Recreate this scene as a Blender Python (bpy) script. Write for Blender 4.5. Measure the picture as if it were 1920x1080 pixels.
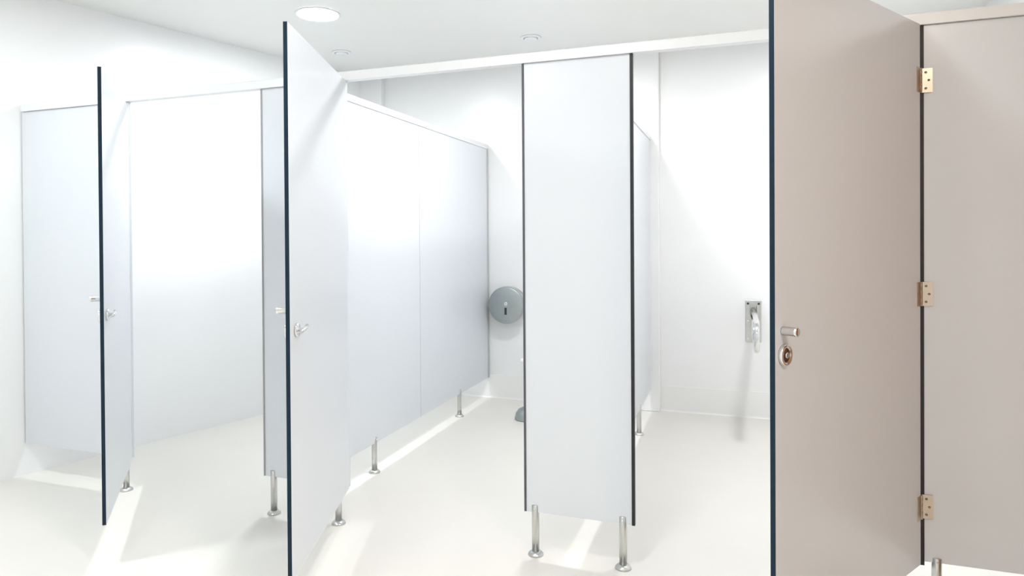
import bpy, bmesh, math
from mathutils import Vector, Matrix

for o in list(bpy.data.objects):
    bpy.data.objects.remove(o)
S = bpy.context.scene
COL = S.collection

# ------------------------------------------------------------------ camera
F_PX, CX, CY = 1300.07, 897.5, 454.3          # focal length and principal point in 1920x1080 pixels
YAW, PITCH, ROLL = 0.35302, -0.0082, -0.00672
cam_loc = Vector((0.7073, -2.7605, 1.3161))
fwd = Vector((-math.sin(YAW) * math.cos(PITCH), math.cos(YAW) * math.cos(PITCH), math.sin(PITCH)))
rt = Vector((math.cos(YAW), math.sin(YAW), 0))
up = rt.cross(fwd)
c_, s_ = math.cos(ROLL), math.sin(ROLL)
r2, u2v = rt * c_ + up * s_, up * c_ - rt * s_
cd = bpy.data.cameras.new('camera')
cam = bpy.data.objects.new('camera', cd)
COL.objects.link(cam)
M4 = Matrix((r2, u2v, -fwd)).transposed().to_4x4()
M4.translation = cam_loc
cam.matrix_world = M4
cd.sensor_fit = 'HORIZONTAL'
cd.sensor_width = 36
cd.lens = F_PX / 1920 * 36
cd.shift_x = (960 - CX) / 1920
cd.shift_y = (CY - 540) / 1920
cd.clip_start = 0.05
S.camera = cam

# ------------------------------------------------------------------ world, exposure
w = bpy.data.worlds.new('world')
S.world = w
w.use_nodes = True
w.node_tree.nodes['Background'].inputs[0].default_value = (0.85, 0.92, 1, 1)
w.node_tree.nodes['Background'].inputs[1].default_value = 0.3
S.view_settings.view_transform = 'Standard'
S.view_settings.look = 'None'
S.view_settings.gamma = 1
S.view_settings.use_curve_mapping = False
S.view_settings.exposure = 0.17
LAMP = {'left': 145.0, 'stall': 145.0, 'hall': 98.0, 'hall_left': 150.0, 'back': 105.0, 'warm': 120.0}   # emission of the downlight diffusers; back and warm are added fill lamps

# ------------------------------------------------------------------ materials
def mat(name, col, rough=0.5, metal=0.0, spec=0.5, noise=0.0, nscale=8.0, bump=0.0, bscale=200.0, emit=None, coat=0.0):
    m = bpy.data.materials.new(name)
    m.use_nodes = True
    nt = m.node_tree
    b = nt.nodes['Principled BSDF']
    b.inputs['Base Color'].default_value = (*col, 1)
    b.inputs['Roughness'].default_value = rough
    b.inputs['Metallic'].default_value = metal
    b.inputs['Specular IOR Level'].default_value = spec
    if coat:
        b.inputs['Coat Weight'].default_value = coat
        b.inputs['Coat Roughness'].default_value = 0.15
    if noise or bump:
        tc = nt.nodes.new('ShaderNodeTexCoord')
    if noise:
        n = nt.nodes.new('ShaderNodeTexNoise')
        n.inputs['Scale'].default_value = nscale
        n.inputs['Detail'].default_value = 4
        nt.links.new(tc.outputs['Object'], n.inputs['Vector'])
        rp = nt.nodes.new('ShaderNodeValToRGB')
        rp.color_ramp.elements[0].position = 0.3
        rp.color_ramp.elements[1].position = 0.7
        rp.color_ramp.elements[0].color = (*[c * (1 - noise) for c in col], 1)
        rp.color_ramp.elements[1].color = (*[min(1, c * (1 + noise)) for c in col], 1)
        nt.links.new(n.outputs['Fac'], rp.inputs['Fac'])
        nt.links.new(rp.outputs['Color'], b.inputs['Base Color'])
    if bump:
        n2 = nt.nodes.new('ShaderNodeTexNoise')
        n2.inputs['Scale'].default_value = bscale
        nt.links.new(tc.outputs['Object'], n2.inputs['Vector'])
        bp = nt.nodes.new('ShaderNodeBump')
        bp.inputs['Strength'].default_value = bump
        bp.inputs['Distance'].default_value = 0.002
        nt.links.new(n2.outputs['Fac'], bp.inputs['Height'])
        nt.links.new(bp.outputs['Normal'], b.inputs['Normal'])
    if emit:
        b.inputs['Emission Color'].default_value = (*emit[0], 1)
        b.inputs['Emission Strength'].default_value = emit[1]
    return m

WALL = mat('white_wall_paint', (0.935, 0.94, 0.942), 0.28, noise=0.006, nscale=3)
CEIL = mat('ceiling_paint', (0.90, 0.90, 0.875), 0.45, noise=0.006, nscale=3)
FLOOR = mat('beige_vinyl_floor', (0.83, 0.805, 0.755), 0.36, spec=0.4, noise=0.012, nscale=2.5, bump=0.03, bscale=350)
BASE = mat('skirting_vinyl', (0.93, 0.93, 0.92), 0.35)
LAM = mat('pale_grey_laminate', (0.75, 0.78, 0.822), 0.24, noise=0.006, nscale=2)
CORE = mat('blue_black_laminate_core', (0.008, 0.023, 0.043), 0.45, spec=0.2)
RUB = mat('black_rubber', (0.012, 0.013, 0.016), 0.5)
RUBG = mat('grey_rubber', (0.09, 0.09, 0.11), 0.5)
RUBL = mat('overexposed_grey_rubber', (0.36, 0.36, 0.36), 0.5)  # same edge rubber, with its overexposed look put into the colour
RAIL = mat('white_aluminium', (0.84, 0.85, 0.86), 0.3)
STEEL = mat('brushed_steel', (0.62, 0.62, 0.60), 0.28, metal=1, noise=0.03, nscale=60)
CHROME = mat('chrome', (0.78, 0.78, 0.78), 0.12, metal=1)
HINGE = mat('nickel_brown_reflection', (0.60, 0.52, 0.43), 0.3, metal=1)  # warmth of the reflected brown is put into the metal colour
SCREW = mat('screw_steel', (0.25, 0.22, 0.2), 0.35, metal=1)
INDIC = mat('red_brown_indicator', (0.10, 0.03, 0.02), 0.35)
GALV = mat('satin_steel_cover', (0.42, 0.46, 0.46), 0.38, metal=0.85, noise=0.04, nscale=40)
DARK = mat('dark_slot', (0.03, 0.035, 0.035), 0.5)
PLASTIC = mat('white_plastic', (0.82, 0.82, 0.82), 0.35)
VENT = mat('bright_white_plastic', (0.95, 0.95, 0.96), 0.3)
WOOD = mat('brown_bounce_timber', (0.40, 0.19, 0.085), 0.5, noise=0.12, nscale=5)  # for the added bounce boards on the right wall
LAMP_TINT = {'left': (0.945, 0.985, 1.0), 'stall': (0.99, 0.99, 0.985), 'hall': (0.955, 0.985, 1.0), 'hall_left': (0.92, 0.975, 1.0),
             'back': (0.94, 0.98, 1.0), 'warm': (1.0, 0.87, 0.72)}
LENS = {k: mat('lit_diffuser_' + k, (0.9, 0.9, 0.9), 0.4, emit=(LAMP_TINT[k], LAMP[k])) for k in LAMP}

# ------------------------------------------------------------------ mesh helpers
def bx(bm, x0, x1, y0, y1, z0, z1, mi=0):
    v = [bm.verts.new((x, y, z)) for z in (z0, z1) for y in (y0, y1) for x in (x0, x1)]
    for q in ((0, 2, 3, 1), (4, 5, 7, 6), (0, 1, 5, 4), (2, 6, 7, 3), (1, 3, 7, 5), (0, 4, 6, 2)):
        bm.faces.new([v[i] for i in q]).material_index = mi

def frame(axis):
    a = Vector(axis).normalized()
    t = Vector((0, 0, 1)) if abs(a.z) < 0.9 else Vector((1, 0, 0))
    x = t.cross(a).normalized()
    return a, x, a.cross(x)

def lathe(bm, prof, origin=(0, 0, 0), axis=(0, 0, 1), n=24, mi=0, ang=None):
    """prof: list of (radius, height along axis); radius 0 closes the end"""
    a, x, y = frame(axis)
    o = Vector(origin)
    rings = []
    for r, h in prof:
        if r < 1e-6:
            rings.append([bm.verts.new(o + a * h)])
        else:
            rings.append([bm.verts.new(o + a * h + (x * math.cos(2 * math.pi * i / n) + y * math.sin(2 * math.pi * i / n)) * r) for i in range(n)])
    for A, B in zip(rings, rings[1:]):
        for i in range(n):
            j = (i + 1) % n
            if len(A) == 1 and len(B) == 1:
                continue
            if len(A) == 1:
                f = bm.faces.new((A[0], B[i], B[j]))
            elif len(B) == 1:
                f = bm.faces.new((A[i], A[j], B[0]))
            else:
                f = bm.faces.new((A[i], A[j], B[j], B[i]))
            f.material_index = mi
            f.smooth = True

def tube(bm, pts, r, n=14, mi=0):
    pts = [Vector(p) for p in pts]
    rings = []
    ref = None
    for k, p in enumerate(pts):
        d = (pts[min(k + 1, len(pts) - 1)] - pts[max(k - 1, 0)]).normalized()
        if ref is None:
            _, ref, _ = frame(d)
        x = (ref - d * ref.dot(d)).normalized()
        ref = x
        y = d.cross(x)
        rings.append([bm.verts.new(p + (x * math.cos(2 * math.pi * i / n) + y * math.sin(2 * math.pi * i / n)) * r) for i in range(n)])
    for A, B in zip(rings, rings[1:]):
        for i in range(n):
            j = (i + 1) % n
            f = bm.faces.new((A[i], A[j], B[j], B[i]))
            f.smooth = True
            f.material_index = mi
    bm.faces.new(rings[0][::-1])
    bm.faces.new(rings[-1])

def obj(name, bm, mats, parent=None, loc=None, bevel=0.0):
    bmesh.ops.recalc_face_normals(bm, faces=bm.faces)
    me = bpy.data.meshes.new(name)
    bm.to_mesh(me)
    bm.free()
    for m in (mats if isinstance(mats, (list, tuple)) else [mats]):
        me.materials.append(m)
    o = bpy.data.objects.new(name, me)
    COL.objects.link(o)
    if parent:
        o.parent = parent
    if loc:
        o.location = loc
    if bevel:
        b = o.modifiers.new('bevel', 'BEVEL')
        b.width = bevel
        b.segments = 2
        b.limit_method = 'ANGLE'
    return o

def tag(o, label, cat, group=None):
    o['label'] = label
    o['category'] = cat
    if group:
        o['group'] = group
    return o

def empty(name, loc, rz=0):
    o = bpy.data.objects.new(name, None)
    COL.objects.link(o)
    o.location = loc
    o.rotation_euler = (0, 0, rz)
    o.empty_display_size = 0.1
    return o

def struct(o):
    o['kind'] = 'structure'
    return o

def B():
    return bmesh.new()

# ------------------------------------------------------------------ measures (metres)
GAP, T = 0.1775, 2.0275              # underside and top of the boards
TH = 0.007                           # half thickness of a board
CH = 2.70                            # ceiling
YB = 2.59                            # face of the back wall
U0, U1, U2, U3, U4, U5, U6 = -3.0226, -2.2386, -1.4114, -0.9464, -0.1124, 0.3387, 1.2995
PU = 0.2244                          # partition behind the middle of its fixed panel
LANG = 0.2702                        # the left wall is skewed to the cubicles
XR = 2.15                            # right wall
YF = -3.8                            # wall behind the camera

def lx(y):
    return U0 + math.tan(LANG) * y

# ------------------------------------------------------------------ the room
b = B(); bx(b, -4.6, XR + 0.15, YF - 0.15, YB + 0.15, -0.12, 0)
struct(obj('floor', b, FLOOR))
b = B(); bx(b, -4.6, XR + 0.15, YF - 0.15, YB + 0.15, CH, CH + 0.12)
struct(obj('ceiling', b, CEIL))
b = B(); bx(b, lx(YB) - 0.2, XR + 0.15, YB, YB + 0.15, 0, CH)
struct(obj('wall_back', b, WALL))
b = B(); bx(b, XR, XR + 0.15, YF, YB, 0, CH)
struct(obj('wall_right', b, WALL))
b = B(); bx(b, lx(YF) - 0.2, XR + 0.15, YF - 0.15, YF, 0, CH)
struct(obj('wall_front', b, WALL))
b = B()
pts = [(lx(YF), YF), (lx(YB), YB), (lx(YB) - 0.16, YB), (lx(YF) - 0.16, YF)]
vb = [b.verts.new((*p, 0)) for p in pts]
vt = [b.verts.new((*p, CH)) for p in pts]
b.faces.new(vb); b.faces.new(vt)
for i in range(4):
    j = (i + 1) % 4
    b.faces.new((vb[i], vb[j], vt[j], vt[i]))
struct(obj('wall_left', b, WALL))

# boxed pipe casings standing against the back wall
b = B(); bx(b, lx(YB) - 0.02, -2.118, YB - 0.07, YB, 0, CH)
struct(obj('trim_1', b, WALL, bevel=0.004))
b = B(); bx(b, -0.10, 0.185, YB - 0.05, YB, 0, CH)
struct(obj('trim_2', b, WALL, bevel=0.006))

# coved skirting along the back wall
b = B()
prof = [(YB, 0.19), (YB - 0.002, 0.19), (YB - 0.003, 0.188), (YB - 0.003, 0.012), (YB - 0.005, 0.004), (YB - 0.008, 0.0), (YB, 0.0)]
xa, xb = -2.11, XR
A = [b.verts.new((xa, y, z)) for y, z in prof]
C_ = [b.verts.new((xb, y, z)) for y, z in prof]
for i in range(len(prof) - 1):
    b.faces.new((A[i], A[i + 1], C_[i + 1], C_[i]))
b.faces.new(A); b.faces.new(C_[::-1])
struct(obj('baseboard_back', b, BASE))

# unseen brown boards added on the right wall to bounce warm light
d = struct(empty('trim_3', (XR, -0.03, 0)))
for i in range(14):
    b = B(); bx(b, -0.018, 0, -0.116, 0, 0.002, CH - 0.002)
    obj('bounce_plank', b, WOOD, d, (0, -0.012 - i * 0.12, 0), bevel=0.004)

# ------------------------------------------------------------------ cubicle pieces
def board(name, x0, x1, z0, z1, parent=None, loc=None, along='x', pale=0):
    """compact laminate: pale faces, dark core showing on the four edges"""
    b = B()
    if along == 'x':
        bx(b, x0, x1, -TH, TH, z0, z1)
        big = lambda n: abs(n.y) > 0.9
    else:
        bx(b, -TH, TH, x0, x1, z0, z1)
        big = lambda n: abs(n.x) > 0.9
    b.normal_update()
    for f in b.faces:
        f.material_index = 0 if big(f.normal) or (pale and f.normal.x * pale > 0.9) else 1
    return obj(name, b, [LAM, CORE], parent, loc)

def leg(parent, x, y=0.0, along='x', top=0.03):
    """slotted steel tube clamping the board, on a round floor flange"""
    b = B()
    r = 0.0155
    lathe(b, [(0, GAP + top), (r - 0.003, GAP + top), (r, GAP + top - 0.003), (r, 0.004), (0, 0.004)], n=20)
    l = obj('leg', b, STEEL, parent, (x, y, 0))
    b = B()
    lathe(b, [(0, 0.016), (0.017, 0.016), (0.024, 0.013), (0.031, 0.006), (0.0325, 0.0), (0, 0.0)], n=28)
    obj('floor_flange', b, STEEL, l)
    b = B()
    q = Vector((0, -1, 0)) if along == 'x' else Vector((1, 0, 0))
    lathe(b, [(0.004, r - 0.001), (0.004, r + 0.002), (0, r + 0.003)], (0, 0, GAP + top - 0.014), q, n=10)
    obj('clamp_screw', b, CHROME, l)
    return l

def strip(name, parent, x0, x1, m, z0=GAP, z1=T):
    b = B(); bx(b, x0, x1, -TH - 0.003, TH + 0.002, z0, z1)
    return obj(name, b, m, parent)

def fixed_panel(ua, ub, label, feet, strips, gap=GAP):
    r = empty('fixed_panel', (ua, 0, 0))
    tag(r, label, 'panel', 'fixed front panels of the cubicles')
    wdt = ub - ua
    l0 = strips.get('l', (0, None))
    r0 = strips.get('r', (0, None))
    board('board', l0[0], wdt - r0[0], gap, T - 0.001, r, pale=0 if r0[1] else 1)
    for x in feet:
        leg(r, x)
    if l0[1]:
        strip('edge_seal', r, 0, l0[0], l0[1])
    if r0[1]:
        strip('edge_seal', r, wdt - r0[0], wdt, r0[1])
    return r

p1 = fixed_panel(U0 + 0.006, U1, 'narrow grey fixed panel meeting the white left wall', [U1 - U0 - 0.055], {})
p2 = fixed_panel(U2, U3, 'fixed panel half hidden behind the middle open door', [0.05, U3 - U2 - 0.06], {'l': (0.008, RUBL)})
p3 = fixed_panel(U4, U5, 'pale fixed panel in full view with two steel legs and dark edges', [0.045, U5 - U4 - 0.048], {'l': (0.009, RUBG), 'r': (0.012, RUB)})
p4 = fixed_panel(U6, XR - 0.006, 'warm shaded fixed panel at the right edge behind three hinges', [0.055, XR - U6 - 0.1], {'l': (0.017, RUB)}, gap=GAP + 0.013)
# small door bumper on the closing edge of the middle panel
b = B(); lathe(b, [(0, 0.014), (0.006, 0.013), (0.009, 0.009), (0.009, 0), (0, 0)], (0, -0.002, 0.80), (-1, 0, 0), n=16)
obj('door_bumper', b, PLASTIC, p3)

# head rail over the fixed panels
b = B()
prof = [(-0.020, T), (-0.020, 2.064), (-0.016, 2.068), (0.016, 2.068), (0.020, 2.064), (0.020, T)]
A = [b.verts.new((U0 + 0.014, y, z)) for y, z in prof]
C_ = [b.verts.new((XR - 0.004, y, z)) for y, z in prof]
for i in range(len(prof)):
    j = (i + 1) % len(prof)
    b.faces.new((A[i], A[j], C_[j], C_[i]))
b.faces.new(A); b.faces.new(C_[::-1])
tag(obj('headrail', b, RAIL), 'long white aluminium rail running along the tops of the cubicle fronts', 'rail')

# ------------------------------------------------------------------ doors
def hinge(door, z, sgn):
    """leaf plates on fixed panel (local -x side when closed) and on the door, with knuckle; origin on the pivot"""
    b = B()
    lathe(b, [(0, -0.041), (0.0062, -0.041), (0.0062, -0.014), (0.0052, -0.0135), (0.0052, -0.0125), (0.0062, -0.012),
              (0.0062, 0.012), (0.0052, 0.0125), (0.0052, 0.0135), (0.0062, 0.014), (0.0062, 0.041), (0, 0.041)], n=16)
    return obj('hinge', b, HINGE, door, (0, -sgn * 0.006, z))

def make_door(u, width, angle, side, panel, label, z0, z1, studz=1.075, lockz=1.005):
    """side=+1: hinged on its left, swings out clockwise; -1: hinged on its right.
    local: board along +x from the pivot; outer face of the closed door is local -y*side"""
    rz = -angle if side > 0 else math.pi + angle
    piv = (u + 0.001 * side, -TH - 0.011, 0)
    r = empty('stall_door', piv, rz)
    tag(r, label, 'door', 'cubicle doors standing open')
    oy = -side                                   # outward normal in local y
    board('door_board', 0.006, width, z0, z1, r, pale=-1)
    ed = width
    # coat peg / pull stud on the outer face
    b = B()
    lathe(b, [(0, TH - 0.001), (0.0105, TH), (0.0105, TH + 0.003), (0.0115, TH + 0.004), (0.0115, TH + 0.034), (0.0125, TH + 0.035),
              (0.0125, TH + 0.040), (0.0105, TH + 0.042), (0, TH + 0.042)], (ed - 0.036, 0, studz), (0, oy, 0), n=20)
    obj('pull_stud', b, CHROME, r)
    # lock: rose with indicator outside, rose with thumb turn inside
    b = B()
    lathe(b, [(0, TH), (0.0285, TH), (0.0285, TH + 0.008), (0.0265, TH + 0.011), (0.021, TH + 0.011), (0.019, TH + 0.006), (0, TH + 0.006)],
          (ed - 0.042, 0, lockz), (0, oy, 0), n=32)
    lock = obj('lock_rose', b, CHROME, r)
    b = B()
    lathe(b, [(0, TH + 0.0065), (0.0185, TH + 0.0065), (0.0185, TH + 0.0075), (0, TH + 0.0075)], (ed - 0.042, 0, lockz), (0, oy, 0), n=24)
    obj('indicator', b, INDIC, lock)
    b = B()
    lathe(b, [(0, TH + 0.006), (0.008, TH + 0.0075), (0.008, TH + 0.011), (0.006, TH + 0.0125), (0, TH + 0.0125)], (ed - 0.042, 0, lockz), (0, oy, 0), n=18)
    obj('coin_release', b, STEEL, lock)
    b = B()
    lathe(b, [(0, TH), (0.024, TH), (0.024, TH + 0.006), (0.022, TH + 0.009), (0.010, TH + 0.010), (0.008, TH + 0.022), (0, TH + 0.022)],
          (ed - 0.068, 0, lockz), (0, -oy, 0), n=28)
    turn = obj('thumb_turn', b, CHROME, r)
    b = B()
    tube(b, [(ed - 0.068 + dx, -oy * (TH + 0.022 + dy), lockz + dz) for dx, dy, dz in ((0.018, 0, -0.006), (0, 0.004, 0), (-0.022, 0.006, 0.004), (-0.04, 0.004, 0.010))], 0.0065)
    obj('turn_lever', b, CHROME, turn)
    # hinges: knuckle on the pivot, one plate on the door, one on the fixed panel
    for z in (1.838, 1.11, 0.381):
        h = hinge(r, z, side)
        b = B()
        bx(b, 0.004, 0.036, (TH if oy > 0 else -TH - 0.0022), (TH + 0.0022 if oy > 0 else -TH), z - 0.041, z + 0.041)
        for v in b.verts:
            v.co.z -= z
            v.co.y -= oy * 0.006
        obj('hinge_plate', b, HINGE, h)
        # matching plate with its screws on the fixed panel
        b = B()
        x0, x1 = sorted((-side * 0.006, -side * 0.042))
        bx(b, x0, x1, -TH - 0.0065, -TH - 0.0005, -0.041, 0.041)
        pp = obj('hinge_plate', b, HINGE, panel, (u - panel.location.x, 0, z))
        for dx, dz in ((0.022, 0.027), (0.031, 0.0), (0.022, -0.027)):
            b = B()
            lathe(b, [(0.0042, 0), (0.0042, 0.0012), (0.002, 0.0016), (0.0018, 0.0004), (0, 0.0004)], (-side * dx, -TH - 0.0065, dz), (0, -1, 0), n=12)
            obj('screw', b, SCREW, pp)
    return r

make_door(U1, 0.8616, 0.86282, +1, p1, 'leftmost open cubicle door, seen nearly edge-on beside the left wall', GAP - 0.014, T - 0.020)
make_door(U3, 0.8736, 1.24669, +1, p2, 'middle open cubicle door with a dark blue edge rising to the ceiling', GAP, T - 0.004)
make_door(U6, 0.9634, 1.02487, -1, p4, 'large near cubicle door on the right with round lock and stud', GAP + 0.008, T, studz=1.068)

# ------------------------------------------------------------------ partitions between the cubicles
def partition(u, label, joint, feet):
    r = empty('partition', (u, 0, 0))
    tag(r, label, 'partition', 'partitions between the cubicles')
    y0, y1 = 0.022, YB - 0.006
    board('board', y0, joint - 0.001, GAP - 0.012, T + 0.012, r, along='y')
    board('board', joint + 0.001, y1 - 0.004, GAP - 0.012, T + 0.012, r, along='y')
    b = B()
    prof = [(-0.0135, T), (-0.0135, T + 0.034), (-0.010, T + 0.038), (0.010, T + 0.038), (0.0135, T + 0.034), (0.0135, T)]
    A = [b.verts.new((x, y0, z)) for x, z in prof]
    C = [b.verts.new((x, y1, z)) for x, z in prof]
    for i in range(len(prof)):
        j = (i + 1) % len(prof)
        b.faces.new((A[i], A[j], C[j], C[i]))
    b.faces.new(A); b.faces.new(C[::-1])
    obj('top_channel', b, RAIL, r)
    b = B(); bx(b, -0.013, 0.013, y1 - 0.022, y1, GAP - 0.012, T)
    obj('wall_channel', b, mat('grey_aluminium', (0.5, 0.52, 0.53), 0.35), r, bevel=0.002)
    for y in feet:
        leg(r, 0, y, along='y', top=0.02)
    return r

partition(U2 + PU, 'long pale partition with a vertical joint beside the paper dispenser', 1.27, (0.67, 1.95))
partition(U4 + PU, 'partition seen as a narrow sliver behind the full-view fixed panel', 1.27, (0.67, 1.90))

# ------------------------------------------------------------------ fittings
# round paper dispenser on the back wall
DX, DZ, DR, DD = -0.998, 0.768, 0.147, 0.115
t = empty('paper_dispenser', (DX, YB, DZ))
tag(t, 'round grey steel toilet paper dispenser on the back wall', 'dispenser')
b = B()
lathe(b, [(0, 0), (DR - 0.004, 0), (DR - 0.004, DD - 0.03), (0, DD - 0.03)], (0, 0, 0), (0, -1, 0), n=56)
obj('drum', b, STEEL, t)
b = B()
lathe(b, [(DR - 0.003, DD - 0.034), (DR, DD - 0.034), (DR, DD - 0.008), (DR - 0.003, DD - 0.003), (DR - 0.008, DD), (0.03, DD), (0, DD)], (0, 0, 0), (0, -1, 0), n=56)
cv = obj('cover', b, GALV, t)
b = B(); bx(b, -0.010, 0.010, -DD - 0.0015, -DD + 0.002, -0.075, -0.018)
obj('level_slot', b, DARK, cv, bevel=0.003)
b = B(); lathe(b, [(0.017, 0), (0.017, 0.004), (0.012, 0.006), (0, 0.006)], (0, -DD + 0.001, 0.012), (0, -1, 0), n=20)
lk = obj('lock', b, CHROME, cv)

# fold-down support rail in the right cubicle
t = empty('support_rail', (0.835, YB, 0))
tag(t, 'chrome support rail with wall plate in the right cubicle', 'grab rail')
b = B(); bx(b, -0.054, 0.054, -0.010, 0, 0.545, 0.848)
pl = obj('wall_plate', b, STEEL, t, bevel=0.006)
for sx in (-0.036, 0.036):
    for z in (0.572, 0.70, 0.822):
        b = B(); lathe(b, [(0.008, 0.009), (0.008, 0.012), (0.004, 0.0135), (0, 0.0135)], (sx, 0, z), (0, -1, 0), n=14)
        obj('bolt', b, DARK if z > 0.75 else CHROME, pl)
for sx in (-0.030, 0.022):
    b = B(); bx(b, sx, sx + 0.008, -0.075, -0.008, 0.73, 0.815)
    obj('hinge_bracket', b, STEEL, t, bevel=0.003)
zt, zl, L = 0.775, 0.605, 0.85
rr = (zt - zl) / 2
path = [(0, -0.03, zt), (0, -0.3, zt), (0, -L + rr, zt)]
for k in range(1, 12):
    a = math.pi * k / 12
    path.append((0, -L + rr - rr * math.sin(a), zl + rr + rr * math.cos(a)))
path += [(0, -L + rr, zl), (0, -0.3, zl), (0, -0.16, zl), (0, -0.12, zl + 0.012), (0, -0.095, zl + 0.04), (0, -0.06, zt - 0.03)]
b = B(); tube(b, path, 0.0165, n=16)
obj('rail_loop', b, CHROME, t)

# toilet brush standing in the middle cubicle, its foot showing past the fixed panel
t = empty('toilet_brush', (-0.695, 2.03, 0))
tag(t, 'steel brush holder foot on the floor, peeping past the full-view panel', 'toilet brush')
b = B(); lathe(b, [(0, 0.001), (0.088, 0.001), (0.090, 0.012), (0.082, 0.045), (0.062, 0.072), (0.030, 0.088), (0.028, 0.085), (0.028, 0.03), (0, 0.03)], n=32)
obj('holder', b, GALV, t)
b = B(); lathe(b, [(0, 0.035), (0.020, 0.035), (0.026, 0.05), (0.020, 0.075), (0.010, 0.10), (0, 0.10)], n=20)
obj('brush_head', b, PLASTIC, t)
b = B(); tube(b, [(0, 0, 0.09), (0, 0, 0.40)], 0.008)
obj('handle', b, CHROME, t)

# ------------------------------------------------------------------ ceiling fittings
def downlight(x, y, label, lens, r=0.125):
    t = empty('downlight', (x, y, CH))
    tag(t, label, 'ceiling light', 'round recessed downlights')
    b = B(); lathe(b, [(r, -0.001), (r + 0.014, -0.001), (r + 0.013, -0.005), (r + 0.002, -0.007), (r, -0.004)], n=48)
    obj('trim_ring', b, PLASTIC, t)
    b = B(); lathe(b, [(0, -0.003), (r, -0.003), (r, -0.0005), (0, -0.0005)], n=48)
    obj('diffuser', b, lens, t)
    return t

downlight(-1.704, 0.934, 'glowing round downlight above the middle open door', LENS['left'])
downlight(-0.25, 1.0, 'round downlight just above the picture over the middle cubicle', LENS['stall'])
downlight(1.13, 1.06, 'round downlight over the right cubicle, above the support rail', LENS['stall'])
downlight(0.06, -1.3, 'round downlight in the passage in front of the cubicles', LENS['hall'])
downlight(1.75, -2.3, 'unseen warm fill lamp added behind the viewer by the brown boards', LENS['warm'])  # added to warm and brighten the right door and panel
downlight(-2.3, -1.3, 'round downlight in the passage near the left wall', LENS['hall_left'])
downlight(-0.9, -3.0, 'unseen fill lamp added behind the viewer near the rear wall', LENS['back'])  # extra lamp, added as soft fill on the cubicle fronts

def vent(x, y, label):
    t = empty('ceiling_vent', (x, y, CH))
    tag(t, label, 'vent', 'small round ceiling vents')
    b = B(); lathe(b, [(0.048, -0.001), (0.072, -0.001), (0.072, -0.006), (0.062, -0.012), (0.050, -0.008)], n=36)
    obj('collar', b, VENT, t)
    b = B(); lathe(b, [(0, -0.016), (0.038, -0.015), (0.045, -0.010), (0.044, -0.006), (0, -0.004)], n=36)
    obj('valve_disc', b, VENT, t)

vent(-0.616, 1.907, 'small round white vent in the ceiling behind the middle cubicle')
vent(-2.042, 1.761, 'small round white vent in the ceiling just behind the tall middle door')
